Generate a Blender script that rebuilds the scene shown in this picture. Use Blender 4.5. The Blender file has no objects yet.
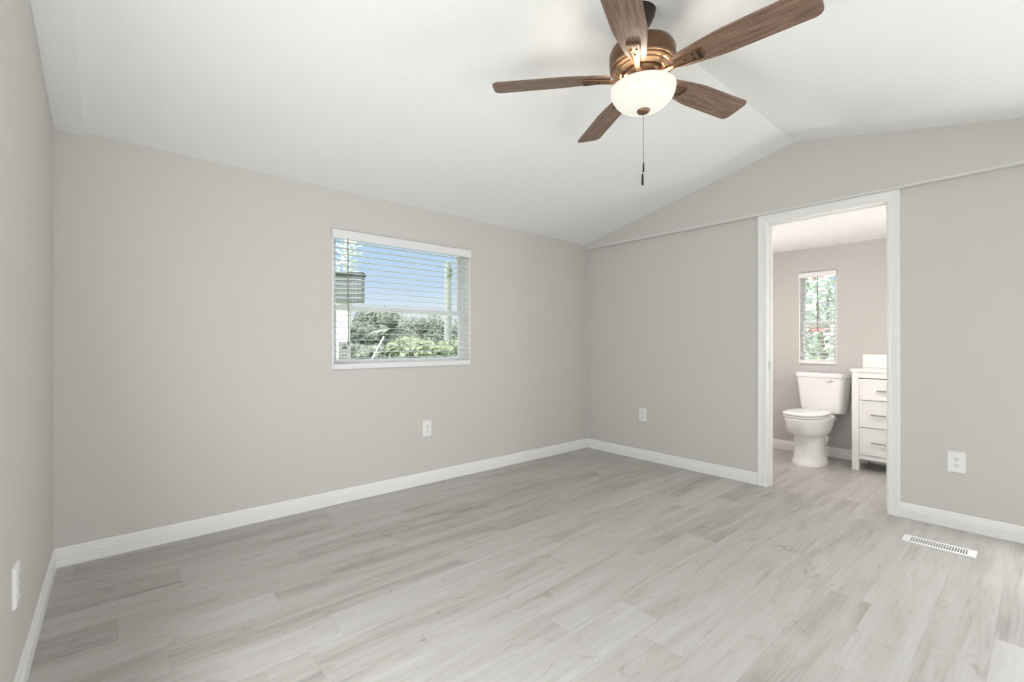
import bpy, bmesh, math, random
from mathutils import Vector, Matrix
D = bpy.data; S = bpy.context.scene; C = S.collection
PI = math.pi; R = math.radians

# ------------------------------------------------------------------ camera
cam = D.objects.new('camera', D.cameras.new('camera')); C.objects.link(cam)
cam.location = (0, 0, 1.13)
cam.rotation_euler = (PI/2, 0, R(49.257-90))
cam.data.sensor_width = 36; cam.data.lens = 460.3/1024*36
cam.data.shift_y = (342.93-341)/1024
cam.data.clip_start = 0.02; cam.data.clip_end = 500
S.camera = cam
# ------------------------------------------------------------------ sky
W = D.worlds.new('sky'); S.world = W; W.use_nodes = True
wn = W.node_tree; bg = wn.nodes['Background']
# bright hazy sky: white at the horizon, blue above it, thin bright cloud overhead
stc = wn.nodes.new('ShaderNodeTexCoord'); ssp = wn.nodes.new('ShaderNodeSeparateXYZ'); wn.links.new(stc.outputs['Generated'], ssp.inputs[0])
sra = wn.nodes.new('ShaderNodeValToRGB'); el = sra.color_ramp.elements
for p_, c_ in ((0.0, (.90, .92, .95)), (.05, (.88, .92, .98)), (.12, (.60, .76, .98)), (.22, (.50, .69, .97)), (.42, (.80, .88, 1.0)), (1.0, (1, 1, 1))):
    e_ = el[0] if p_ == 0 else (el[-1] if p_ == 1 else el.new(p_)); e_.position = p_; e_.color = (*c_, 1)
wn.links.new(ssp.outputs[2], sra.inputs[0]); wn.links.new(sra.outputs[0], bg.inputs[0])
smr = wn.nodes.new('ShaderNodeMapRange'); smr.inputs['From Min'].default_value = .3; smr.inputs['From Max'].default_value = .75
smr.inputs['To Min'].default_value = .92; smr.inputs['To Max'].default_value = 3.2
wn.links.new(ssp.outputs[2], smr.inputs[0]); wn.links.new(smr.outputs[0], bg.inputs[1])
sun = D.objects.new('sun', D.lights.new('sun', 'SUN')); C.objects.link(sun)
sun.data.energy = 4.5; sun.data.angle = R(1); sun.data.color = (1, .96, .9)
sun.rotation_euler = (0, R(-46), R(-4))
# area lights added on unseen walls to stand in for daylight; no windows built
def area(name, loc, rot, sx, sy, e, col):
    l = D.lights.new(name, 'AREA'); l.shape = 'RECTANGLE'; l.size = sx; l.size_y = sy
    l.energy = e; l.color = col
    o = D.objects.new(name, l); C.objects.link(o); o.location = loc; o.rotation_euler = rot
    return o
area('daylight_fill_south', (1.0, -.74, 1.15), (R(105), 0, 0), 2.2, 1.5, 38, (.96, .985, 1))
area('daylight_fill_west', (-.20, 1.2, 1.1), (0, R(-102), R(-2)), 1.4, 1.2, 42, (.95, .99, .985))  # fill added to lift the doorway wall
area('daylight_fill_east', (3.80, -.40, .95), (0, R(84), 0), 1.3, .7, 22, (.97, .985, 1))  # fill added to lift the left wall and the ceiling beside it
def bulb(name, loc, e, col, rad):
    l = D.lights.new(name, 'POINT'); l.energy = e; l.color = col; l.shadow_soft_size = rad
    o = D.objects.new(name, l); C.objects.link(o); o.location = loc; return o
bulb('bathroom_fill_south', (4.32, .58, 1.25), 14, (1, .94, .90), .09)  # unseen fill added by the doorway for the bathroom's front-facing surfaces
bulb('bathroom_fill_north', (4.32, 2.02, 1.25), 14, (1, .95, .91), .09)  # second unseen fill, added to even out the bathroom wall
S.view_settings.view_transform = 'Standard'; S.view_settings.look = 'None'
S.view_settings.exposure = 0.12; S.view_settings.gamma = 1; S.view_settings.use_curve_mapping = False

# ------------------------------------------------------------------ materials
def mat(name, col, rough=.5, metal=0, spec=.5, bump=None, alpha=None):
    m = D.materials.new(name); m.use_nodes = True; nt = m.node_tree; b = nt.nodes['Principled BSDF']
    b.inputs['Base Color'].default_value = (*col, 1); b.inputs['Roughness'].default_value = rough
    b.inputs['Metallic'].default_value = metal; b.inputs['Specular IOR Level'].default_value = spec
    # every material carries a faint procedural variation
    tc = nt.nodes.new('ShaderNodeTexCoord'); n = nt.nodes.new('ShaderNodeTexNoise')
    n.inputs['Scale'].default_value = bump[0] if bump else 14; n.inputs['Detail'].default_value = 3
    nt.links.new(tc.outputs['Object'], n.inputs['Vector'])
    mx = nt.nodes.new('ShaderNodeMixRGB'); mx.inputs[1].default_value = (*[c*.97 for c in col], 1)
    mx.inputs[2].default_value = (*[min(1, c*1.03) for c in col], 1)
    nt.links.new(n.outputs['Fac'], mx.inputs[0]); nt.links.new(mx.outputs[0], b.inputs['Base Color'])
    if bump:
        bp = nt.nodes.new('ShaderNodeBump'); bp.inputs['Strength'].default_value = bump[1]
        bp.inputs['Distance'].default_value = bump[2]
        nt.links.new(n.outputs['Fac'], bp.inputs['Height']); nt.links.new(bp.outputs[0], b.inputs['Normal'])
    return m
M = {}
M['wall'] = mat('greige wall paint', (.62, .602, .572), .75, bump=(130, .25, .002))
M['lit_ledge'] = mat('lit ledge stripe paint', (.68, .675, .65), .5)  # paler than the wall: the lit stripe of the ledge put into colour
M['ceil'] = mat('white textured ceiling', (.86, .862, .852), .85, bump=(90, .5, .004))
M['trim'] = mat('white semi gloss trim', (.86, .855, .84), .35)
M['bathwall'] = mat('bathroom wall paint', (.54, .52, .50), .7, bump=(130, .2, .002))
M['plate'] = mat('white plastic plate', (.86, .86, .84), .3)
M['recess'] = mat('dark slot', (.05, .05, .05), .6)
M['recept'] = mat('receptacle plastic', (.82, .82, .80), .35)
M['screw'] = mat('painted screw', (.6, .6, .58), .35, .3)
M['vent'] = mat('white enamelled metal', (.82, .82, .80), .35)
M['porcelain'] = mat('white porcelain', (.87, .865, .85), .08)
M['seat'] = mat('white seat plastic', (.89, .885, .875), .2)
M['chrome'] = mat('brushed nickel', (.62, .61, .59), .3, 1)
M['handle'] = mat('brushed nickel pull', (.33, .32, .31), .35, .9)
M['cabinet'] = mat('white painted cabinet', (.84, .835, .82), .4)
M['counter'] = mat('white cultured marble', (.89, .885, .88), .15)
M['toe'] = mat('cabinet inside', (.45, .42, .38), .6)
M['bronze'] = mat('antique bronze', (.15, .085, .05), .34, .8)
M['bronze_l'] = mat('brushed bronze highlight', (.27, .165, .10), .3, .8)
M['dark_bronze'] = mat('dark bronze', (.045, .034, .028), .4, .6)
M['blind'] = mat('white blind vinyl', (.86, .86, .86), .4)
M['rail'] = mat('blind rail', (.80, .80, .81), .4)
M['cord'] = mat('blind cord', (.75, .75, .75), .6)
M['wand'] = mat('grey plastic wand', (.22, .22, .23), .3)
M['vinyl'] = mat('window vinyl', (.84, .85, .87), .35)
M['sticker'] = mat('window sticker paper', (.85, .86, .85), .6)
M['grass'] = mat('lawn', (.20, .27, .10), .9, bump=(3, .4, .05))
M['leaf'] = mat('grey green foliage', (.22, .25, .19), .6)
M['leaf2'] = mat('yellow green foliage', (.27, .32, .19), .6)
M['leaf3'] = mat('pale silvery foliage', (.70, .74, .66), .6)
M['leaf4'] = mat('pale green foliage', (.62, .70, .60), .6)
M['bloom'] = mat('red bloom', (.55, .20, .17), .6)
M['bark'] = mat('pale bark', (.42, .38, .32), .9, bump=(20, .6, .02))
M['pole'] = mat('weathered pole', (.40, .40, .39), .8, bump=(9, .4, .01))
M['post'] = mat('white painted post', (.80, .82, .80), .6)
M['box'] = mat('grey metal box', (.21, .21, .23), .6)
M['roofing'] = mat('dark edging', (.06, .06, .07), .6)

def tex_wood():
    m = D.materials.new('weathered walnut blade'); m.use_nodes = True; nt = m.node_tree; N = nt.nodes; L = nt.links
    b = N['Principled BSDF']; b.inputs['Roughness'].default_value = .42
    tc = N.new('ShaderNodeTexCoord'); mp = N.new('ShaderNodeMapping'); mp.inputs['Scale'].default_value = (3, 40, 10)
    n = N.new('ShaderNodeTexNoise'); n.inputs['Scale'].default_value = 2.2; n.inputs['Detail'].default_value = 8
    n.inputs['Distortion'].default_value = .8
    L.new(tc.outputs['Object'], mp.inputs[0]); L.new(mp.outputs[0], n.inputs['Vector'])
    cr = N.new('ShaderNodeValToRGB'); e = cr.color_ramp.elements
    e[0].position = .32; e[0].color = (.105, .06, .04, 1); e[1].position = .70; e[1].color = (.255, .168, .12, 1)
    x = cr.color_ramp.elements.new(.52); x.color = (.168, .105, .072, 1)
    L.new(n.outputs['Fac'], cr.inputs[0]); L.new(cr.outputs[0], b.inputs['Base Color'])
    return m
M['wood'] = tex_wood()
def slat_mat():
    m = mat('translucent white slat', (.88, .88, .88), .4); nt = m.node_tree; out = nt.nodes['Material Output']; b = nt.nodes['Principled BSDF']
    t = nt.nodes.new('ShaderNodeBsdfTranslucent'); t.inputs[0].default_value = (.85, .86, .87, 1); x = nt.nodes.new('ShaderNodeMixShader'); x.inputs[0].default_value = .35
    nt.links.new(b.outputs[0], x.inputs[1]); nt.links.new(t.outputs[0], x.inputs[2]); nt.links.new(x.outputs[0], out.inputs['Surface']); return m
M['blind'] = slat_mat()

def tex_floor():
    m = D.materials.new('grey vinyl plank floor'); m.use_nodes = True; nt = m.node_tree; N = nt.nodes; L = nt.links
    b = N['Principled BSDF']
    def math_(op, a, c=None, d=None):
        n = N.new('ShaderNodeMath'); n.operation = op
        for i, v in enumerate((a, c, d)):
            if v is None: continue
            if isinstance(v, (int, float)): n.inputs[i].default_value = v
            else: L.new(v, n.inputs[i])
        return n.outputs[0]
    tc = N.new('ShaderNodeTexCoord'); sp = N.new('ShaderNodeSeparateXYZ'); L.new(tc.outputs['Object'], sp.inputs[0])
    x, y = sp.outputs[0], sp.outputs[1]
    PW, PL = .181, 1.22
    yr = math_('DIVIDE', math_('ADD', y, .05), PW); row = math_('FLOOR', yr); fy = math_('FRACT', yr)
    w1 = N.new('ShaderNodeTexWhiteNoise'); w1.noise_dimensions = '1D'; L.new(row, w1.inputs['W'])
    xr = math_('ADD', math_('DIVIDE', x, PL), math_('MULTIPLY', w1.outputs['Value'], 5.0))
    col = math_('FLOOR', xr); fx = math_('FRACT', xr)
    cb = N.new('ShaderNodeCombineXYZ'); L.new(row, cb.inputs[0]); L.new(col, cb.inputs[1])
    w2 = N.new('ShaderNodeTexWhiteNoise'); w2.noise_dimensions = '2D'; L.new(cb.outputs[0], w2.inputs['Vector'])
    rnd = w2.outputs['Value']
    # grain coordinates, shifted per plank
    gc = N.new('ShaderNodeCombineXYZ')
    L.new(math_('ADD', x, math_('MULTIPLY', rnd, 37.0)), gc.inputs[0]); L.new(math_('ADD', y, math_('MULTIPLY', rnd, 11.0)), gc.inputs[1])
    def noise(sx, sy, scale, det, dist):
        mp = N.new('ShaderNodeMapping'); mp.inputs['Scale'].default_value = (sx, sy, 1); L.new(gc.outputs[0], mp.inputs[0])
        n = N.new('ShaderNodeTexNoise'); n.inputs['Scale'].default_value = scale; n.inputs['Detail'].default_value = det
        n.inputs['Distortion'].default_value = dist; n.inputs['Roughness'].default_value = .6
        L.new(mp.outputs[0], n.inputs['Vector']); return n.outputs['Fac']
    g1 = noise(.8, 8.0, 1.5, 5, .7)      # broad cathedral streaks
    g2 = noise(2.2, 42, 2.0, 6, .3)       # fine grain
    g3 = noise(5, 9, 1.6, 3, 1.5)         # blotches and knots
    v = math_('ADD', math_('MULTIPLY', g1, .62), math_('ADD', math_('MULTIPLY', g2, .30), math_('MULTIPLY', rnd, .15)))
    cr = N.new('ShaderNodeValToRGB'); e = cr.color_ramp.elements
    e[0].position = .30; e[0].color = (.285, .266, .247, 1); e[1].position = .76; e[1].color = (.575, .560, .542, 1)
    k = cr.color_ramp.elements.new(.52); k.color = (.470, .450, .430, 1)
    L.new(v, cr.inputs[0])
    kn = N.new('ShaderNodeValToRGB'); e = kn.color_ramp.elements; e[0].position = .26; e[0].color = (.72, .70, .68, 1); e[1].position = .40; e[1].color = (1, 1, 1, 1)
    L.new(g3, kn.inputs[0])
    mu = N.new('ShaderNodeMixRGB'); mu.blend_type = 'MULTIPLY'; mu.inputs[0].default_value = .8
    L.new(cr.outputs[0], mu.inputs[1]); L.new(kn.outputs[0], mu.inputs[2])
    # seams
    sy_ = math_('LESS_THAN', math_('MINIMUM', fy, math_('SUBTRACT', 1.0, fy)), .006)
    sx_ = math_('LESS_THAN', math_('MINIMUM', fx, math_('SUBTRACT', 1.0, fx)), .0009)
    seam = math_('MAXIMUM', sy_, sx_)
    m2 = N.new('ShaderNodeMixRGB'); m2.inputs[2].default_value = (.24, .225, .21, 1)
    L.new(math_('MULTIPLY', seam, .25), m2.inputs[0]); L.new(mu.outputs[0], m2.inputs[1])
    L.new(m2.outputs[0], b.inputs['Base Color'])
    b.inputs['Roughness'].default_value = .42
    rr = math_('ADD', math_('MULTIPLY', g2, .18), .33); L.new(rr, b.inputs['Roughness'])
    bp = N.new('ShaderNodeBump'); bp.inputs['Strength'].default_value = .12; bp.inputs['Distance'].default_value = .001
    L.new(g2, bp.inputs['Height']); L.new(bp.outputs[0], b.inputs['Normal'])
    return m
M['floor'] = tex_floor()

def glass_mat():
    m = D.materials.new('window glass'); m.use_nodes = True; nt = m.node_tree; N = nt.nodes; L = nt.links
    for n in list(N):
        if n.type != 'OUTPUT_MATERIAL': N.remove(n)
    out = [n for n in N if n.type == 'OUTPUT_MATERIAL'][0]
    t = N.new('ShaderNodeBsdfTransparent'); t.inputs[0].default_value = (.95, .97, .96, 1)
    g = N.new('ShaderNodeBsdfGlossy'); g.inputs['Roughness'].default_value = .02
    f = N.new('ShaderNodeFresnel'); f.inputs[0].default_value = 1.12
    mx = N.new('ShaderNodeMixShader'); L.new(f.outputs[0], mx.inputs[0]); L.new(t.outputs[0], mx.inputs[1]); L.new(g.outputs[0], mx.inputs[2])
    L.new(mx.outputs[0], out.inputs[0]); return m
M['glass'] = glass_mat()
def opal_mat():
    m = D.materials.new('lit opal glass'); m.use_nodes = True; nt = m.node_tree; N = nt.nodes; L = nt.links
    for n in list(N):
        if n.type != 'OUTPUT_MATERIAL': N.remove(n)
    out = [n for n in N if n.type == 'OUTPUT_MATERIAL'][0]
    tr = N.new('ShaderNodeBsdfTranslucent'); tr.inputs[0].default_value = (.03, .029, .026, 1)
    p = N.new('ShaderNodeBsdfPrincipled'); p.inputs['Base Color'].default_value = (.40, .40, .35, 1); p.inputs['Roughness'].default_value = .15
    p.inputs['Emission Color'].default_value = (1, .985, .88, 1); p.inputs['Emission Strength'].default_value = .5
    a = N.new('ShaderNodeAddShader'); L.new(tr.outputs[0], a.inputs[0]); L.new(p.outputs[0], a.inputs[1]); L.new(a.outputs[0], out.inputs[0])
    return m
M['opal'] = opal_mat()

# ------------------------------------------------------------------ mesh helpers
def obj(name, bm, m, parent=None, smooth=False, bevel=0, seg=2):
    if isinstance(bm, bmesh.types.BMesh):
        bmesh.ops.remove_doubles(bm, verts=bm.verts, dist=1e-6) if False else None
        bmesh.ops.recalc_face_normals(bm, faces=bm.faces)
        me = D.meshes.new(name); bm.to_mesh(me); bm.free()
    else: me = bm
    ms = m if isinstance(m, (list, tuple)) else [m]
    for k in ms: me.materials.append(k)
    if smooth:
        for p in me.polygons: p.use_smooth = True
    o = D.objects.new(name, me); C.objects.link(o)
    if parent is not None: o.parent = parent
    if bevel:
        b = o.modifiers.new('bevel', 'BEVEL'); b.width = bevel; b.segments = seg; b.limit_method = 'ANGLE'; b.angle_limit = R(35)
    if smooth == 'auto':
        try: me.set_sharp_from_angle(angle=R(38))
        except Exception: pass
    return o
def thing(name, label, cat, loc=(0, 0, 0), rz=0, group=None):
    o = D.objects.new(name, None); C.objects.link(o); o.location = loc; o.rotation_euler = (0, 0, rz)
    o['label'] = label; o['category'] = cat; o.empty_display_size = .1
    if group: o['group'] = group
    return o
def tag(o, label, cat, group=None):
    o['label'] = label; o['category'] = cat
    if group: o['group'] = group
    return o
def struct(o): o['kind'] = 'structure'; return o
def box(bm, x0, x1, y0, y1, z0, z1, mi=0, mtx=None):
    vs = [bm.verts.new((x, y, z)) for x in (x0, x1) for y in (y0, y1) for z in (z0, z1)]
    if mtx:
        for v in vs: v.co = mtx @ v.co
    for f in ((0, 1, 3, 2), (4, 6, 7, 5), (0, 4, 5, 1), (2, 3, 7, 6), (0, 2, 6, 4), (1, 5, 7, 3)):
        bm.faces.new([vs[i] for i in f]).material_index = mi
def B(*boxes):
    bm = bmesh.new()
    for b in boxes: box(bm, *b)
    return bm
def prism(bm, pts, axis, a, b):
    """extrude a polygon of 2D points along axis between a and b (other two axes in order)"""
    def p3(p, t):
        v = [0, 0, 0]; v[axis] = t; o = [i for i in range(3) if i != axis]; v[o[0]] = p[0]; v[o[1]] = p[1]; return v
    A = [bm.verts.new(p3(p, a)) for p in pts]; Bv = [bm.verts.new(p3(p, b)) for p in pts]
    n = len(pts); bm.faces.new(A); bm.faces.new(Bv[::-1])
    for i in range(n): bm.faces.new((A[i], A[(i+1) % n], Bv[(i+1) % n], Bv[i]))
    return bm
def loft(bm, rings, cap=True, close=True):
    rs = [[bm.verts.new(p) for p in r] for r in rings]; n = len(rs[0])
    for a, b in zip(rs, rs[1:]):
        for i in range(n if close else n-1): bm.faces.new((a[i], a[(i+1) % n], b[(i+1) % n], b[i]))
    if cap: bm.faces.new(rs[0]); bm.faces.new(rs[-1][::-1])
    return bm
def lathe(bm, prof, n=48, c=(0, 0, 0), cap=False):
    rings = [[(c[0]+r*math.cos(2*PI*i/n), c[1]+r*math.sin(2*PI*i/n), c[2]+z) for i in range(n)] for r, z in prof]
    return loft(bm, rings, cap)
def tube(bm, pts, r, n=8, cap=True):
    pts = [Vector(p) for p in pts]; rings = []
    for i, p in enumerate(pts):
        d = (pts[min(i+1, len(pts)-1)]-pts[max(i-1, 0)]).normalized()
        u = d.orthogonal().normalized() if i == 0 else (u - d*u.dot(d)).normalized()
        w = d.cross(u); rr = r[i] if isinstance(r, (list, tuple)) else r
        rings.append([p+(u*math.cos(2*PI*k/n)+w*math.sin(2*PI*k/n))*rr for k in range(n)])
    return loft(bm, rings, cap)
def sweep_open(bm, path, prof, frame):
    """mitred sweep of an open profile loop; frame(i)->(across, out) vectors at path point i (across already mitre scaled)"""
    rings = []
    for i, p in enumerate(path):
        a, o = frame(i); rings.append([Vector(p)+a*s+o*t for s, t in prof])
    return loft(bm, rings)

# ------------------------------------------------------------------ room dimensions
XW, XE, YN, YS = -.236, 3.88, 3.253, -.775       # bedroom faces
XG = 3.842                                       # face of the gable above the ledge
ZL = 2.132                                       # ledge height
YR, ZR = 1.225, 2.630                            # ridge
ZCW, ZCE = 2.222, 2.186                          # ceiling height at the window wall, west and east end
ZCS = 2.206
XB, ZB = 5.39, 2.10                              # bathroom far wall, bathroom ceiling
BY0, BY1 = -.2, 2.25
WT = .15
OY0, OY1, OZ = .690, 1.430, 2.069                 # clear door opening
WX0, WX1, WZ0, WZ1 = 1.148, 2.318, .945, 1.918    # bedroom window opening
BW0, BW1, BWZ0, BWZ1 = 1.352, 1.674, .915, 1.84  # bathroom window opening

# floor: bedroom and bathroom are one plank floor
struct(obj('floor', B((XW-.1, XB+.1, YS-.1, YN+.1, -.06, 0)), M['floor']))
# window wall
H = 2.5
def north_wall():
    bm = bmesh.new()
    top = lambda x: ZCW+(ZCE-ZCW)*(x-XW)/(XE-XW)+.02
    y0, y1 = YN, YN+WT
    prism(bm, [(XW-.1, -.05), (WX0, -.05), (WX0, top(WX0)), (XW-.1, top(XW))], 1, y0, y1)
    prism(bm, [(WX0, -.05), (WX1, -.05), (WX1, WZ0), (WX0, WZ0)], 1, y0, y1)
    prism(bm, [(WX0, WZ1), (WX1, WZ1), (WX1, top(WX1)), (WX0, top(WX0))], 1, y0, y1)
    prism(bm, [(WX1, -.05), (XE+.1, -.05), (XE+.1, top(XE)), (WX1, top(WX1))], 1, y0, y1)
    return bm
struct(obj('wall_north', north_wall(), M['wall']))
# west wall
bm = bmesh.new(); prism(bm, [(YS-.1, -.05), (YN, -.05), (YN, ZCW+.02), (YR, ZR+.02), (YS-.1, ZCS+.0)], 0, XW-.1, XW)
struct(obj('wall_west', bm, M['wall']))
# south wall behind the camera
struct(obj('wall_south', B((XW, XE+.1, YS-.1, YS, -.05, ZCS+.02)), M['wall']))
# east wall with the doorway, and the gable standing proud above it
bm = B((XE, XE+.1, YS, OY0-.02, 0, ZL), (XE, XE+.1, OY1+.02, YN, 0, ZL), (XE, XE+.1, OY0-.02, OY1+.02, OZ+.02, ZL))
prism(bm, [(YS, ZL), (YN, ZL), (YN, ZCE+.02), (YR, ZR+.02), (YS, ZCS+.02)], 0, XG, XE+.1)
struct(obj('wall_east', bm, M['wall']))
# lighter strip along the gable foot, painting in the ledge's lit underside
struct(obj('trim_2', B((XG-.006, XG+.002, YS, YN, ZL-.001, ZL+.020)), M['lit_ledge'], bevel=.003))
# vaulted ceiling
def ceiling_bm():
    bm = bmesh.new()
    def quad(z0w, z0e, y0, z1, y1):
        v = [bm.verts.new(p) for p in ((XW-.1, y0, z0w), (XE+.1, y0, z0e), (XE+.1, y1, z1), (XW-.1, y1, z1))]
        u = [bm.verts.new(q.co+Vector((0, 0, .12))) for q in v]
        bm.faces.new(v); bm.faces.new(u[::-1])
        for i in range(4): bm.faces.new((v[i], v[(i+1) % 4], u[(i+1) % 4], u[i]))
    quad(ZCW, ZCE, YN, ZR, YR); quad(ZCS, ZCS, YS, ZR, YR)
    return bm
struct(obj('ceiling', ceiling_bm(), M['ceil']))
# flat board fixed along the edge of the ceiling above the west wall
bm = bmesh.new(); t = .020
for (ya, za, yb, zb) in ((YN, ZCW, YR, ZR), (YR, ZR, YS, ZCS)):
    prism(bm, [(ya, za-t), (yb, zb-t), (yb, zb+.01), (ya, za+.01)], 0, XW, XW+.120)
struct(obj('trim_1', bm, M['ceil'], bevel=.002))
# bathroom shell
bx = XB
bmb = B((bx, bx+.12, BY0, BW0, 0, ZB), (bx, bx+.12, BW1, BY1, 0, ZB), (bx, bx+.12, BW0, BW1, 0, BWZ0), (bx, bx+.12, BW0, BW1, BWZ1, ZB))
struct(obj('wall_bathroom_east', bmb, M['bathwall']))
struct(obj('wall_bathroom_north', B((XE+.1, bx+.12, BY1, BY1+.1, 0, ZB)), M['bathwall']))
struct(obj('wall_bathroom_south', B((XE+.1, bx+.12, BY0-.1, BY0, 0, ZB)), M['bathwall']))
struct(obj('ceiling_bathroom', B((XE+.1, bx+.12, BY0-.1, BY1+.1, ZB, ZB+.1)), M['ceil']))

# baseboards
PB = [(0, 0), (.013, 0), (.013, .058), (.0105, .062), (.0105, .072), (.008, .076), (.0065, .088), (.003, .095), (0, .095)]
def base(name, a, b, nrm, mit=(0, 0)):
    """a->b along the wall foot, nrm out of the wall; mit: +1 lengthens/-1 shortens the ends for inside corners"""
    a = Vector((*a, 0)); b = Vector((*b, 0)); d = (b-a).normalized(); n = Vector((*nrm, 0)); bm = bmesh.new()
    loft(bm, [[a+n*s+Vector((0, 0, z))+d*(s if mit[0] else 0) for s, z in PB], [b+n*s+Vector((0, 0, z))-d*(s if mit[1] else 0) for s, z in PB]])
    return struct(obj(name, bm, M['trim']))
base('baseboard_north', (XW, YN), (XE, YN), (0, -1), (1, 1))
base('baseboard_west', (XW, YS), (XW, YN), (1, 0), (1, 1))
base('baseboard_east', (XE, OY1+.067), (XE, YN), (-1, 0), (0, 1))
base('baseboard_east_right', (XE, YS), (XE, OY0-.067), (-1, 0), (1, 0))
base('baseboard_south', (XW, YS), (XE, YS), (0, 1), (1, 1))
base('baseboard_bathroom', (XB, BY0), (XB, BY1), (-1, 0), (1, 1))

# doorway: jamb, stop, moulded casing, strike plate
dr = struct(D.objects.new('door_1', None)); C.objects.link(dr); dr.location = (XE, (OY0+OY1)/2, 0)
def child(name, bm, m, **k):
    o = obj(name, bm, m, dr, **k); o.matrix_parent_inverse = Matrix.Translation(-Vector(dr.location)); return o
child('jamb', B((XE-.002, XE+.104, OY0-.02, OY0, 0, OZ), (XE-.002, XE+.104, OY1, OY1+.02, 0, OZ), (XE-.002, XE+.104, OY0-.02, OY1+.02, OZ, OZ+.02)), M['trim'], bevel=.001)
child('door_stop', B((XE+.045, XE+.08, OY0, OY0+.011, 0, OZ), (XE+.045, XE+.08, OY1-.011, OY1, 0, OZ), (XE+.045, XE+.08, OY0+.011, OY1-.011, OZ-.011, OZ)), M['trim'])
PC = [(0, 0), (0, .010), (.005, .013), (.014, .0135), (.018, .012), (.028, .013), (.048, .016), (.060, .017), (.065, .013), (.065, 0)]
def casing(side):
    bm = bmesh.new(); x = XE if side < 0 else XE+.1
    y0, y1, z1 = OY0-.004, OY1+.004, OZ+.002
    path = [(x, y1, 0), (x, y1, z1), (x, y0, z1), (x, y0, 0)]
    acr = [Vector((0, 1, 0)), Vector((0, 1, 1)), Vector((0, -1, 1)), Vector((0, -1, 0))]
    loft(bm, [[Vector(p)+a*s+Vector((side, 0, 0))*t for s, t in PC] for p, a in zip(path, acr)])
    return bm
child('casing', casing(-1), M['trim']); child('casing', casing(1), M['trim'])
sp = child('strike_plate', B((XE+.02, XE+.045, OY1-.0025, OY1+.0005, .92, .985)), M['chrome'], bevel=.001)
sp['label'] = 'small brushed metal strike plate'

# ------------------------------------------------------------------ windows
def window(name, origin, rz, w, z0, z1, rail_z, depth, f=.030, s=.028):
    """local x along the wall, local y towards outdoors, y=0 at the room face"""
    r = struct(D.objects.new(name, None)); C.objects.link(r); r.location = origin; r.rotation_euler = (0, 0, rz)
    y0, y1 = depth-.005, depth+.04
    obj('window_frame', B((0, f, y0, y1, z0, z1), (w-f, w, y0, y1, z0, z1), (f, w-f, y0, y1, z0, z0+f), (f, w-f, y0, y1, z1-.012, z1)), M['vinyl'], r, bevel=.002)
    def sash(nm, a, b, yo, tr):
        o = obj(nm, B((f, f+s, y0+yo, y0+yo+.018, a, b), (w-f-s, w-f, y0+yo, y0+yo+.018, a, b), (f+s, w-f-s, y0+yo, y0+yo+.018, a, a+.034), (f+s, w-f-s, y0+yo, y0+yo+.018, b-tr, b)), M['vinyl'], r, bevel=.002)
        obj('pane', B((f+s-.002, w-f-s+.002, y0+yo+.007, y0+yo+.011, a+.032, b-tr+.002)), M['glass'], o)
        return o
    sash('lower_sash', z0+f, rail_z+.02, .002, .038); sash('upper_sash', rail_z-.018, z1-.012, .022, .018)
    return r
w1 = window('window_1', (WX0, YN, 0), 0, WX1-WX0, WZ0, WZ1, 1.385, .085)
# window sill and drywall return lining
obj('window_sill', B((0.001, WX1-WX0-.001, 0, .08, WZ0-.006, WZ0+.003)), M['trim'], w1, bevel=.002)
obj('window_lining', B((-.004, .006, -.004, .082, WZ0-.002, WZ1), (WX1-WX0-.006, WX1-WX0+.004, -.004, .082, WZ0-.002, WZ1), (0, WX1-WX0, .001, .082, WZ1-.004, WZ1)), M['trim'], w1)
# warning sticker on the glass, lower left
st = obj('sticker', B((.075, .165, .089, .0895, .985, 1.14)), M['sticker'], w1); st['label'] = 'pale warning sticker with dark triangle on the glass'
bm = bmesh.new(); prism(bm, [(.095, 1.085), (.145, 1.085), (.12, 1.125)], 1, .0883, .0889)
for k in range(3): box(bm, .09, .15-.012*(k % 2), .0883, .0889, 1.06-k*.022, 1.066-k*.022)
obj('sticker_print', bm, M['wand'], st)
w2 = window('window_2', (XB, BW1, 0), -PI/2, BW1-BW0, BWZ0, BWZ1, 1.335, .05, .016, .018)
obj('window_sill', B((0.001, BW1-BW0-.001, 0, .066, BWZ0-.006, BWZ0+.003)), M['trim'], w2, bevel=.002)

obj('window_lining', B((-.003, .004, -.003, .05, BWZ0-.002, BWZ1), (BW1-BW0-.004, BW1-BW0+.003, -.003, .05, BWZ0-.002, BWZ1)), M['trim'], w2)

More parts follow.
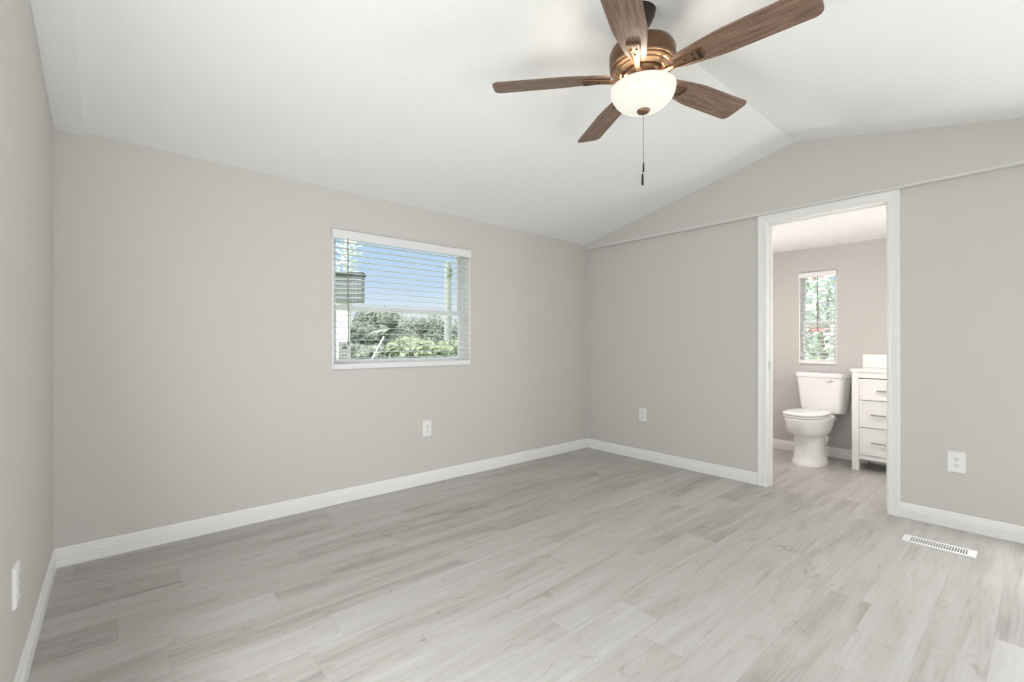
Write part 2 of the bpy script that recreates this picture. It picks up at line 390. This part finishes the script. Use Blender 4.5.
# ------------------------------------------------------------------ blinds
def blind(name, label, origin, rz, w, z0, z1, n, tilt, wand_x, ladders, val_h, wand_len):
    t = thing(name, label, 'window blind', (origin[0], origin[1], 0), rz)
    obj('valance', B((-.006, w+.004, -.024, -.012, z1-val_h, z1), (-.006, .001, -.012, -.001, z1-val_h, z1), (w-.001, w+.004, -.012, -.001, z1-val_h, z1)), M['rail'], t, bevel=.002)
    obj('headrail', B((.004, w-.004, -.016, .032, z1-.042, z1-.012)), M['rail'], t)
    zt = z1-val_h-.005; zb = z0+.038; sp_ = (zt-zb)/n
    first = None
    for k in range(n):
        z = zb+.012+sp_*(k+.5)
        if first is None:
            bm = bmesh.new(); hw = .0245; pr = []
            for j in range(7):
                s = -hw+2*hw*j/6; pr.append((s, .0022*(1-(s/hw)**2)+.0009))
            for j in range(6, -1, -1):
                s = -hw+2*hw*j/6; pr.append((s, .0022*(1-(s/hw)**2)-.0009))
            prism(bm, pr, 0, .005, w-.005)
            first = obj('slat', bm, M['blind'], t, smooth='auto'); s = first
        else:
            s = first.copy(); C.objects.link(s); s.parent = t
        s.location = (0, .012, z); s.rotation_euler = (tilt, 0, 0)
    obj('bottom_rail', B((.002, w-.002, -.016, .034, z0-.006, z0+.034)), M['rail'], t, bevel=.004)
    for lx in ladders:
        bm = bmesh.new()
        for yy in (-.0135, .0375): tube(bm, [(lx, yy, z0+.01), (lx, yy, z1-.05)], .0008, 5)
        obj('ladder_cord', bm, M['cord'], t)
    bm = bmesh.new(); tube(bm, [(wand_x, -.022, z1-val_h+.01), (wand_x+.003, -.024, z1-val_h-wand_len)], .004, 8)
    lathe(bm, [(.001, -.03), (.006, -.026), (.006, -.004), (.0045, 0)], 8, (wand_x+.003, -.024, z1-val_h-wand_len))
    obj('tilt_wand', bm, M['wand'], t, smooth='auto')
    return t
blind('window_blind', 'wide white slatted blind over the bedroom window, open to sky and trees', (WX0, YN), 0, WX1-WX0, WZ0+.004, 1.925, 20, R(3), .10, (.16, .58, 1.02), .063, .72)
blind('window_blind', 'narrow white slatted blind over the bathroom window above the toilet', (XB, BW1), -PI/2, BW1-BW0, BWZ0+.008, 1.848, 20, R(12), .165, (.06, .26), .05, .52)

# ------------------------------------------------------------------ outlets
def outlet(label, loc, rz, w, h, deep=.006):
    """local -y is out of the wall"""
    t = thing('electrical_outlet', label, 'outlet', loc, rz, 'duplex outlets low on the bedroom walls')
    bm = bmesh.new()
    for (hw, hh, y) in ((w/2, h/2, 0), (w/2, h/2, -deep*.5), (w/2-.004, h/2-.004, -deep)): pass
    loft(bm, [[(sx*hw, y, sz*hh) for sx, sz in ((-1, -1), (1, -1), (1, 1), (-1, 1))] for hw, hh, y in ((w/2, h/2, 0), (w/2, h/2, -deep*.5), (w/2-.004, h/2-.004, -deep))])
    obj('cover_plate', bm, M['plate'], t)
    for s in (-1, 1):
        bm = bmesh.new(); pts = []
        for k in range(24):
            a = 2*PI*k/24; pts.append((max(-.0165, min(.0165, .0175*math.cos(a))), s*.0195+max(-.0135, min(.0135, .0175*math.sin(a)))))
        prism(bm, pts, 1, -deep-.0022, -deep+.0005)
        rc = obj('receptacle', bm, M['recept'], t)
        bm = B((-.0075, -.0052, -deep-.0026, -deep-.002, s*.0195-.001, s*.0195+.008), (.0052, .0075, -deep-.0026, -deep-.002, s*.0195-.001, s*.0195+.008))
        tube(bm, [(0, -deep-.0026, s*.0195-.0075), (0, -deep-.002, s*.0195-.0075)], .0028, 8)
        obj('slots', bm, M['recess'], rc)
    bm = bmesh.new(); tube(bm, [(0, -deep-.0015, 0), (0, -deep+.0002, 0)], .003, 10); obj('screw', bm, M['screw'], t)
    return t
outlet('white duplex outlet on the window wall, below the window', (1.90, YN, .443), 0, .078, .125)
outlet('white duplex outlet between the far corner and the bathroom doorway', (XE, 2.556, .433), -PI/2, .078, .122)
outlet('white duplex outlet right of the bathroom doorway, above the floor register', (XE, .357, .404), -PI/2, .082, .127)
outlet('white outlet plate seen edge-on low on the left wall', (XW, 2.07, .386), PI/2, .078, .125, .009)

# ------------------------------------------------------------------ floor register
t = thing('floor_register', 'white slotted metal floor register set in the planks right of the doorway', 'vent', (3.457, .391, 0))
def register():
    bm = bmesh.new(); hx, hy = .056, .150; z = .009; n = 22
    # frame
    sx = .036; ya = -.118; yb = .118
    for (x0, x1, y0, y1) in ((-hx, -sx, -hy, hy), (sx, hx, -hy, hy), (-sx, sx, -hy, ya), (-sx, sx, yb, hy)): box(bm, x0, x1, y0, y1, 0.0004, z)
    return bm, sx, ya, yb, n
bm, sx, ya, yb, n = register()
obj('frame', bm, M['vent'], t)
bm = bmesh.new(); st_ = (yb-ya)/n
for k in range(n+1):
    y = ya+st_*k; box(bm, -sx-.001, sx+.001, y-st_*.22, y+st_*.22, .0070, .0086)
box(bm, -.002, .002, ya, yb, .0070, .0082)
obj('grille', bm, M['vent'], t)
obj('dark_opening', B((-sx, sx, ya, yb, .0003, .0012)), M['recess'], t)

# ------------------------------------------------------------------ ceiling fan
FX, FY = 1.7765, 1.180; ZP = 2.320
fan = thing('ceiling_fan', 'bronze ceiling fan with five walnut blades and a lit opal glass bowl', 'ceiling fan', (FX, FY, 0))
zc = ZR-.2*(YR-FY)
bm = lathe(bmesh.new(), [(.0, zc+.0), (.064, zc-.0), (.064, zc-.010), (.062, zc-.022), (.056, zc-.045), (.040, zc-.075), (.022, zc-.092), (.0, zc-.094)], 40)
obj('canopy', bm, M['dark_bronze'], fan, smooth='auto')
bm = lathe(bmesh.new(), [(.0, 2.46), (.013, 2.46), (.013, zc-.09), (.0, zc-.09)], 20); obj('downrod', bm, M['dark_bronze'], fan, smooth='auto')
bm = lathe(bmesh.new(), [(.0, 2.495), (.028, 2.495), (.032, 2.47), (.060, 2.462), (.112, 2.452), (.135, 2.438), (.144, 2.418), (.144, 2.375), (.140, 2.366), (.0, 2.366)], 56)
obj('motor_housing', bm, M['bronze'], fan, smooth='auto')
bm = lathe(bmesh.new(), [(.0, 2.367), (.141, 2.367), (.143, 2.362), (.141, 2.357), (.132, 2.355), (.132, 2.350), (.124, 2.346), (.116, 2.345), (.114, 2.340), (.104, 2.336), (.098, 2.330), (.0, 2.330)], 56)
obj('housing_rings', bm, M['bronze_l'], fan, smooth='auto')
bm = lathe(bmesh.new(), [(.0, 2.331), (.090, 2.331), (.092, 2.322), (.088, 2.314), (.062, 2.312), (.058, 2.300), (.070, 2.292), (.076, 2.284), (.076, 2.272), (.0, 2.270)], 48)
# louvre like reliefs on the switch housing
obj('switch_housing', bm, M['bronze'], fan, smooth='auto')
# bowl: open topped opal glass shell held by a rod and finial
prof = []
for k in range(15):
    a = PI/2*k/14; prof.append((.1415*math.cos(a)**.74 if k < 14 else .012, 2.264-.096*math.sin(a)))
inner = [(max(r-.005, .012), z+.0045) for r, z in prof[::-1]]; inner[-1] = (.1365, 2.264)
bm = bmesh.new(); lathe(bm, prof+inner, 56)
bowl = obj('glass_bowl', bm, M['opal'], fan, smooth='auto'); bowl['label'] = 'glowing opal glass bowl'
bm = lathe(bmesh.new(), [(.0, 2.150), (.005, 2.151), (.016, 2.153), (.025, 2.157), (.029, 2.163), (.029, 2.166), (.018, 2.169), (.006, 2.170), (.005, 2.275), (.0, 2.275)], 28)
obj('finial', bm, M['bronze_l'], fan, smooth='auto')
for k in range(3):
    a = 2*PI*k/3+.4; bm = lathe(bmesh.new(), [(.0, 0), (.012, .002), (.019, .015), (.019, .028), (.011, .042), (.010, .055), (.0, .055)], 20, (.05*math.cos(a), .05*math.sin(a), 2.222))
    obj('bulb', bm, M['opal'], fan, smooth='auto')
# blades
def blade_bm():
    bm = bmesh.new(); r0, r1 = .140, .672; pts = []
    w0, w1 = .052, .070
    def hw(r): t_ = (r-r0)/(r1-r0); return .036+.030*min(1, t_*2.6)**.8+.006*t_
    n = 14; cr = .032
    w1 = .072; right = [(r0, .030), (r0+.008, .035)]
    for k in range(1, n): r = r0+(r1-cr-r0)*k/n; right.append((r, hw(r)))
    for k in range(7): a = PI/2*(1-k/6); right.append((r1-cr+cr*math.cos(a), w1-cr+cr*math.sin(a)))
    pts = right+[(x, -y) for x, y in right[::-1]]
    prism(bm, pts, 2, -.003, .003); return bm
def iron_bm():
    bm = bmesh.new()
    def ring(x, w, z, t_=.003): return [(x, -w, z-t_), (x, w, z-t_), (x, w, z+t_), (x, -w, z+t_)]
    loft(bm, [ring(.080, .013, -.012, .006), ring(.11, .011, -.016, .006), ring(.14, .012, -.015, .005), ring(.17, .017, -.010), ring(.21, .023, -.0075), ring(.245, .029, -.0075), ring(.258, .030, -.0075), ring(.266, .025, -.0075)])
    return bm
def ridge_bm():
    """raised rim round the spade shaped end of the bracket"""
    bm = bmesh.new()
    p = [(.10, .008, -.020), (.14, .010, -.019), (.17, .015, -.014), (.21, .021, -.0115), (.245, .027, -.0115), (.257, .026, -.0115), (.262, .018, -.0115), (.262, 0, -.0115)]
    tube(bm, p+[(x, -y, z) for x, y, z in p[-2::-1]], .0028, 6)
    return bm
def slot_bm():
    bm = bmesh.new(); prism(bm, [(.244, -.020), (.256, -.021), (.256, .021), (.244, .020)], 2, -.0112, -.010); return bm
b0 = i0 = rg0 = sc0 = None
for k in range(5):
    az = R(61.2+72*k)
    mt = Matrix.Translation((0, 0, ZP)) @ Matrix.Rotation(az, 4, 'Z') @ Matrix.Rotation(R(-12), 4, 'X')
    mi = Matrix.Translation((0, 0, ZP)) @ Matrix.Rotation(az, 4, 'Z') @ Matrix.Rotation(R(-12), 4, 'X')
    if b0 is None:
        b0 = b = obj('blade', blade_bm(), M['wood'], fan, bevel=.0015)
        i0 = i = obj('blade_bracket', iron_bm(), M['bronze_l'], fan, bevel=.002)
        rg0 = g = obj('bracket_rib', ridge_bm(), M['bronze'], i, smooth='auto')
        sl0 = sl = obj('slot', slot_bm(), M['dark_bronze'], i)
        sb = bmesh.new()
        lathe(sb, [(.0, -.0045), (.004, -.004), (.0055, 0), (.0, .0005)], 10)
        sc0 = s = obj('screw', sb, M['dark_bronze'], i); s.location = (.19, 0, -.011)
    else:
        b = b0.copy(); C.objects.link(b); b.parent = fan
        i = i0.copy(); C.objects.link(i); i.parent = fan
        g = rg0.copy(); C.objects.link(g); g.parent = i
        s = sc0.copy(); C.objects.link(s); s.parent = i
        sl = sl0.copy(); C.objects.link(sl); sl.parent = i
    for q in ((.225, .012, -.0105), (.225, -.012, -.0105)):
        s2 = sc0.copy(); C.objects.link(s2); s2.parent = i; s2.location = q
    b.matrix_basis = mt; i.matrix_basis = mi
# pull chain
bm = bmesh.new(); zc0, zc1 = 2.152, 1.934; nb = 44
tube(bm, [(0, 0, zc0), (0, 0, zc1)], .0007, 5)
for k in range(nb):
    z = zc0-(zc0-zc1)*(k+.5)/nb; lathe(bm, [(.0003, -.0018), (.0017, 0), (.0003, .0018)], 6, (0, 0, z), True)
ch = obj('pull_chain', bm, M['dark_bronze'], fan)
bm = lathe(bmesh.new(), [(.0005, 1.936), (.0035, 1.930), (.0045, 1.90), (.003, 1.892), (.0005, 1.890)], 12, cap=True); obj('fob', bm, M['dark_bronze'], ch, smooth='auto')
bm = bmesh.new(); tube(bm, [(-.004, .002, 1.90), (-.004, .002, 1.884)], .0008, 5)
lathe(bm, [(.0005, 1.886), (.0045, 1.880), (.0055, 1.85), (.005, 1.834), (.0005, 1.831)], 12, (-.004, .002, 0), True); obj('fob', bm, M['dark_bronze'], ch, smooth='auto')
lb = D.lights.new('fan_bulbs', 'POINT'); lb.energy = 15; lb.color = (1, .90, .78); lb.shadow_soft_size = .03
for k in range(3):
    a = 2*PI*k/3+1.4
    lo = D.objects.new('fan_bulb_light', lb); C.objects.link(lo); lo.parent = fan; lo.location = (.105*math.cos(a), .105*math.sin(a), 2.245)
lb.energy = 1.4

# the fan hangs a touch out of plumb; its chain stays vertical
pv = Vector((FX, FY, zc)); TL = Matrix.Rotation(R(-1.3), 4, Vector((math.cos(R(49.3)), math.sin(R(49.3)), 0)))
fan.matrix_basis = Matrix.Translation(pv) @ TL @ Matrix.Translation(-pv) @ Matrix.Translation((FX, FY, 0))
tip = Vector((0, 0, 2.152)); ch.matrix_basis = Matrix.Translation(tip) @ TL.inverted() @ Matrix.Translation(-tip)

# ------------------------------------------------------------------ toilet
TY = 1.43
ROT = R(-4.6)
toi = thing('toilet', 'white two-piece toilet under the bathroom window', 'toilet', (0, TY, 0))
def oval(xf, xb, hw, z, n=40, e=2.3):
    cx = (xf+xb)/2; a = (xb-xf)/2; out = []
    for k in range(n):
        t_ = 2*PI*k/n; c_, s_ = math.cos(t_), math.sin(t_)
        ee = e if c_ < 0 else 3.4
        out.append((cx+a*math.copysign(abs(c_)**(2/ee), c_), hw*math.copysign(abs(s_)**(2/ee), s_), z))
    return out
bm = bmesh.new()
loft(bm, [oval(*q) for q in ((4.785, 5.10, .134, 0.0), (4.785, 5.10, .135, .022), (4.80, 5.09, .126, .045), (4.805, 5.08, .117, .08), (4.81, 5.06, .112, .16), (4.81, 5.06, .112, .235),
    (4.80, 5.065, .115, .262), (4.75, 5.10, .130, .276), (4.705, 5.14, .143, .296), (4.68, 5.17, .151, .325), (4.66, 5.19, .157, .365), (4.65, 5.20, .162, .400), (4.643, 5.21, .167, .425), (4.643, 5.21, .167, .436), (4.65, 5.20, .164, .443), (4.66, 5.20, .160, .446))])
obj('bowl', bm, M['porcelain'], toi, smooth='auto')
# trapway bulge on both sides and bolt caps
for s in (-1, 1):
    bm = bmesh.new(); tube(bm, [(4.98, s*.070, .25), (5.03, s*.082, .25), (5.07, s*.082, .235), (5.07, s*.07, .17)], [.025, .036, .038, .02], 14)
    obj('trapway', bm, M['porcelain'], toi, smooth='auto')
    bm = lathe(bmesh.new(), [(.0005, .018), (.009, .014), (.012, .004), (.012, 0)], 14, (4.94, s*.122, .030)); obj('bolt_cap', bm, M['porcelain'], toi, smooth='auto')
bm = B((5.10, 5.34, -.10, .10, .36, .46)); obj('tank_shelf', bm, M['porcelain'], toi, bevel=.03, seg=4)
bm = bmesh.new(); loft(bm, [oval(*q) for q in ((4.650, 5.08, .158, .448), (4.643, 5.085, .166, .452), (4.643, 5.085, .166, .462), (4.652, 5.08, .158, .467))]); obj('seat', bm, M['seat'], toi, smooth='auto')
bm = bmesh.new(); loft(bm, [oval(*q) for q in ((4.650, 5.09, .160, .470), (4.640, 5.10, .168, .474), (4.640, 5.10, .168, .484), (4.653, 5.09, .158, .491), (4.70, 5.07, .13, .494))]); obj('seat_lid', bm, M['seat'], toi, smooth='auto')
for s in (-1, 1):
    bm = bmesh.new(); tube(bm, [(5.115, s*.05, .474), (5.115, s*.10, .474)], .013, 12); obj('hinge', bm, M['seat'], toi, smooth='auto')
def rrect(x0, x1, hw, z, r=.03, n=5):
    out = []
    for (cx, cy, a0) in ((x1-r, hw-r, 0), (x0+r, hw-r, PI/2), (x0+r, -hw+r, PI), (x1-r, -hw+r, 1.5*PI)):
        for k in range(n+1): a = a0+PI/2*k/n; out.append((cx+r*math.cos(a), cy+r*math.sin(a), z))
    return out
bm = bmesh.new(); loft(bm, [rrect(*q) for q in ((5.215, 5.37, .158, .448, .03), (5.195, 5.375, .176, .458, .04), (5.185, 5.375, .184, .51, .04), (5.165, 5.375, .208, .795, .035))]); obj('tank', bm, M['porcelain'], toi, smooth='auto')
bm = bmesh.new(); loft(bm, [rrect(*q) for q in ((5.158, 5.38, .206, .795, .035), (5.150, 5.383, .214, .802, .038), (5.150, 5.383, .214, .828, .038), (5.158, 5.380, .206, .838, .035))]); obj('tank_lid', bm, M['porcelain'], toi, smooth='auto')
bm = bmesh.new(); tube(bm, [(5.166, -.105, .765), (5.148, -.105, .765)], .010, 12); tube(bm, [(5.150, -.105, .765), (5.146, -.085, .763), (5.146, -.07, .761)], [.006, .005, .006], 10)
o = obj('flush_lever', bm, M['chrome'], toi, smooth='auto')

pv = Vector((5.27, 0, 0))
toi.matrix_basis = Matrix.Translation((0, TY, 0)) @ Matrix.Translation(pv) @ Matrix.Rotation(ROT, 4, 'Z') @ Matrix.Translation(-pv)

# ------------------------------------------------------------------ vanity
VY1, VY0, VX = 1.138, .42, 5.0
van = thing('bathroom_vanity', 'white bathroom vanity cabinet with three drawers, right of the toilet', 'cabinet', (VX, (VY0+VY1)/2, 0))
def vch(name, bm, m, p=None, **k):
    o = obj(name, bm, m, p or van, **k)
    if p is None: o.matrix_parent_inverse = Matrix.Translation(-Vector(van.location))
    return o
bm = B((VX, VX+.05, VY1-.052, VY1, 0, .872), (VX, VX+.05, VY0, VY0+.052, 0, .872), (5.33, 5.372, VY1-.05, VY1, 0, .872), (5.33, 5.372, VY0, VY0+.05, 0, .872),
       (VX+.004, VX+.03, VY0+.052, VY1-.052, .82, .872), (VX+.004, VX+.03, VY0+.052, VY1-.052, .100, .138),
       (VX+.004, VX+.03, .735, .752, .138, .82))
vch('face_frame', bm, M['cabinet'], bevel=.0015)
bm = B((VX+.05, 5.33, VY1-.022, VY1-.006, .10, .872), (VX+.05, 5.33, VY0+.006, VY0+.022, .10, .872), (VX+.03, 5.37, VY0+.02, VY1-.02, .10, .118), (5.355, 5.37, VY0+.05, VY1-.05, .118, .872))
vch('carcass', bm, M['cabinet'])
def front(name, y0, y1, z0, z1, hy0, hy1, hz, vertical=False):
    # shaker front with recessed field
    f = .022; x0, x1 = VX-.002, VX+.016
    bm = B((x0, x1, y0, y1, z0, z0+f), (x0, x1, y0, y1, z1-f, z1), (x0, x1, y0, y0+f, z0+f, z1-f), (x0, x1, y1-f, y1, z0+f, z1-f), (x0+.004, x1, y0+f, y1-f, z0+f, z1-f))
    d = vch(name, bm, M['cabinet'])
    bm = bmesh.new()
    if not vertical:
        tube(bm, [(VX-.028, hy0, hz), (VX-.028, hy1, hz)], .0055, 10)
        for y in (hy0-.018, hy1+.018): tube(bm, [(VX-.028, y, hz), (VX-.001, y, hz)], .0045, 8)
    else:
        tube(bm, [(VX-.028, hy0, hz-.075), (VX-.028, hy0, hz+.075)], .0055, 10)
        for z in (hz-.055, hz+.055): tube(bm, [(VX-.028, hy0, z), (VX-.001, hy0, z)], .0045, 8)
    h = obj('handle', bm, M['handle'], d, smooth='auto')
    h['label'] = 'brushed nickel bar handle'
    return d
front('drawer', .755, 1.083, .628, .812, .955, .885, .714)
front('drawer', .755, 1.083, .387, .622, .996, .844, .501)
front('drawer', .755, 1.083, .142, .381, .996, .844, .257)
front('cabinet_door', .475, .732, .142, .812, .705, .705, .50, True)
ct = thing('vanity_countertop', 'white countertop with backsplash resting on the bathroom vanity', 'countertop', (VX, (VY0+VY1)/2, .872))
o = obj('countertop_slab', B((-.012, .388, -(VY1-VY0)/2-.01, (VY1-VY0)/2+.01, 0, .026)), M['counter'], ct, bevel=.004)
o = obj('backsplash', B((.368, .388, -(VY1-VY0)/2-.01, (VY1-VY0)/2+.0, .026, .150)), M['counter'], ct, bevel=.003)

# ------------------------------------------------------------------ outdoors
GZ = -.65
struct(obj('ground', B((-60, 80, YN+WT+.05, 140, GZ-.3, GZ), (XB+.4, 80, -40, YN+WT+.05, GZ-.3, GZ)), M['grass']))
def leaf_bm(clumps, n, size, seed, drop=None):
    rnd = random.Random(seed); bm = bmesh.new()
    wts = [c[3]*c[4]*c[5] for c in clumps]
    for k in range(n):
        c = rnd.choices(clumps, wts)[0]
        while True:
            p = Vector((rnd.uniform(-1, 1), rnd.uniform(-1, 1), rnd.uniform(-1, 1)))
            if .35 < p.length < 1: break
        q = Vector((c[0]+p.x*c[3], c[1]+p.y*c[4], c[2]+p.z*c[5]))
        s = size*rnd.uniform(.6, 1.3); u = Vector((rnd.gauss(0, 1), rnd.gauss(0, 1), rnd.gauss(0, 1))).normalized(); w = u.orthogonal().normalized()
        v = [bm.verts.new(q+u*s), bm.verts.new(q+w*s*.35), bm.verts.new(q-u*s), bm.verts.new(q-w*s*.35)]
        bm.faces.new(v)
    return bm
def at(u, dist):      # ground point in the direction of pixel column u, at a distance in depth
    F = Vector((math.cos(R(49.257)), math.sin(R(49.257)))); Rr = Vector((F.y, -F.x))
    return F*dist+Rr*((u-512)/460.3*dist)
def tree(label, p, h, rad, n, leaf, lm, seed, trunk=.07, group=None, name='bush', cat='bush', base_=None):
    rnd = random.Random(seed); t = thing(name, label, cat, (p[0], p[1], GZ), 0, group)
    bm = bmesh.new(); th = h*.5
    tube(bm, [(0, 0, 0), (rad*.08, 0, th*.5), (-rad*.05, rad*.05, th)], [trunk, trunk*.8, trunk*.5], 8)
    for k in range(5):
        a = 2*PI*k/5+rnd.random(); tube(bm, [(0, 0, th*.4), (rad*.5*math.cos(a), rad*.5*math.sin(a), h*.72)], [trunk*.5, trunk*.2], 6)
    obj('trunk', bm, M['bark'], t)
    cl = []
    b0_ = h*.15 if base_ is None else base_
    for k in range(9):
        a = rnd.random()*2*PI; q = rnd.random()**.5*rad*.65; z = b0_+(h-b0_)*(.2+.62*rnd.random())
        cl.append((q*math.cos(a), q*math.sin(a), z, rad*rnd.uniform(.3, .55), rad*rnd.uniform(.3, .55), (h-b0_)*rnd.uniform(.14, .26)))
    obj('foliage', leaf_bm(cl, n, leaf, seed), lm, t)
    return t
G = 'dense bushes and small trees beyond the bedroom window'
spots = [(352, 24, 3.4, 2.0, 0), (378, 26, 4.1, 2.4, 0), (392, 30, 4.6, 2.5, 0), (412, 28, 3.4, 2.2, 0), (430, 30, 3.8, 2.0, 0), (424, 18, 2.0, 1.8, 1), (444, 19, 1.9, 1.7, 1), (400, 19, 1.9, 1.8, 0), (374, 18, 2.1, 1.8, 0), (460, 28, 3.2, 2.4, 0), (338, 22, 3.0, 1.9, 0), (270, 27, 3.8, 2.6, 0), (210, 30, 4.2, 2.8, 0), (306, 31, 4.0, 2.6, 0)]
lab = ['grey-green bushy tree behind the left part of the bedroom window', 'tall grey-green bushy tree left of the window centre', 'tallest grey-green tree at the window centre', 'grey-green tree right of the window centre', 'grey-green tree just left of the pale pole',
       'yellow-green low bush left of the pole foot', 'yellow-green low bush at the foot of the pale pole', 'grey-green low bush under the window centre', 'grey-green low bush behind the leaning stake', 'grey-green tree at the right edge of the window', 'grey-green tree behind the white post', 'grey-green tree standing beyond the left side of the bedroom window', 'far grey-green tree well left of the bedroom window', 'far grey-green tree just left of the white post']
for k, ((u, d, h, r_, c_), l_) in enumerate(zip(spots, lab)):
    p = at(u, d); tree(l_, p, h, r_, 2600, .16, M['leaf2'] if c_ else M['leaf'], 40+k, group=G, name='bush', cat='bush')
# palm
p = at(390, 20); pt = thing('palm_tree', 'small palm rising among the bushes, left of the window centre', 'palm', (p.x, p.y, GZ))
bm = bmesh.new(); tube(bm, [(0, 0, 0), (.1, 0, 1.2), (.05, 0, 2.3)], [.14, .11, .09], 10); obj('trunk', bm, M['bark'], pt)
rnd = random.Random(5); bm = bmesh.new()
for k in range(22):
    a = 2*PI*k/22+rnd.uniform(-.1, .1); e = rnd.uniform(.1, 1.3); L_ = 1.1; prev = None
    for j in range(7):
        s = j/6; r_ = L_*s*math.cos(e)+.1*s; z = 2.3+L_*(s*math.sin(e)-.55*s*s); wv = .10*math.sin(PI*min(1, s+.12))+.01
        c_ = Vector((.05+r_*math.cos(a), r_*math.sin(a), z)); sd = Vector((-math.sin(a), math.cos(a), 0))*wv
        cur = (bm.verts.new(c_-sd), bm.verts.new(c_+Vector((0, 0, .03))), bm.verts.new(c_+sd))
        if prev: bm.faces.new((prev[0], cur[0], cur[1], prev[1])); bm.faces.new((prev[1], cur[1], cur[2], prev[2]))
        prev = cur
obj('fronds', bm, M['leaf'], pt)
# pale pole
p = at(448, 22); po = thing('utility_pole', 'tall pale weathered pole outside the right half of the bedroom window', 'pole', (p.x, p.y, GZ))
bm = bmesh.new(); tube(bm, [(0, 0, 0), (0, 0, 2.5), (0, 0, 5.55)], [.20, .18, .16], 16); obj('shaft', bm, M['pole'], po, smooth='auto')
bm = lathe(bmesh.new(), [(.0, 5.55), (.17, 5.55), (.17, 5.62), (.08, 5.66), (.0, 5.68)], 16); obj('cap', bm, M['pole'], po)
bm = B((-.14, .06, -.28, -.12, 4.95, 5.35)); tube(bm, [(-.04, -.2, 5.35), (-.04, -.2, 5.5)], .03, 8); obj('fitting', bm, M['leaf'], po)
# grey box on a white post
p = at(343, 12); po = thing('post_box', 'grey box with a dark top edge on a white post outside the window', 'box', (p.x, p.y, GZ), R(-35))
obj('post', B((-.17, .17, -.06, .06, 0, 2.85)), M['post'], po, bevel=.01)
q = .17
obj('housing', B((-.17, .52, -.15, .15, 2.84, 3.53)), M['box'], po, bevel=.01)
obj('dark_cap', B((-.20, .55, -.18, .18, 3.53, 3.60)), M['roofing'], po)
bm = B(*[(-.15, .50, -.16, -.149, 2.92+.12*k, 2.955+.12*k) for k in range(5)]); obj('louvres', bm, M['pole'], po)
# leaning stake
p = at(331, 9); q = at(384, 9)
bm = bmesh.new(); tube(bm, [(0, 0, -.02), (q.x-p.x, q.y-p.y, 1.25-GZ)], [.022, .017], 10)
sk = obj('leaning_stake', bm, M['post']); sk.location = (p.x, p.y, GZ); tag(sk, 'thin pale stake leaning to the right among the bushes', 'stake')
# sparse silvery tree at the upper left
p = at(346, 14); tree('tall thin silvery tree showing behind the grey box', p, 5.3, .6, 300, .10, M['leaf3'], 77, .05, name='slender_tree', cat='tree', base_=2.6)
# trees outside the bathroom
for k, (x, y, h, r_, lm) in enumerate([(8.6, 2.3, 3.9, 1.2, 'leaf4'), (9.6, 3.7, 4.4, 1.5, 'leaf4'), (11.5, 2.4, 5.2, 1.8, 'leaf4'), (8.0, 1.5, 2.6, 1.0, 'leaf3'), (12.5, 4.6, 4.6, 1.9, 'leaf4')]):
    tl = ['pale green shrub with red blooms outside the bathroom window', 'pale green tree left behind the red-blooming shrub', 'tallest pale green tree outside the bathroom window', 'low silvery shrub outside the bathroom window', 'far pale green tree outside the bathroom window'][k]
    tr = tree(tl, (x, y), h, r_, 1300, .10, M[lm], 90+k, group='greenery outside the bathroom window', name='garden_shrub', cat='shrub')
    if k == 0:
        rb = random.Random(3); 
        for q, c_ in enumerate(((-.9, -.1, 2.75, .10, .12, .04), (-1.0, -.15, 1.98, .10, .22, .035))): obj('red_bloom', leaf_bm([c_], 26, .045, 9+q), M['bloom'], tr)
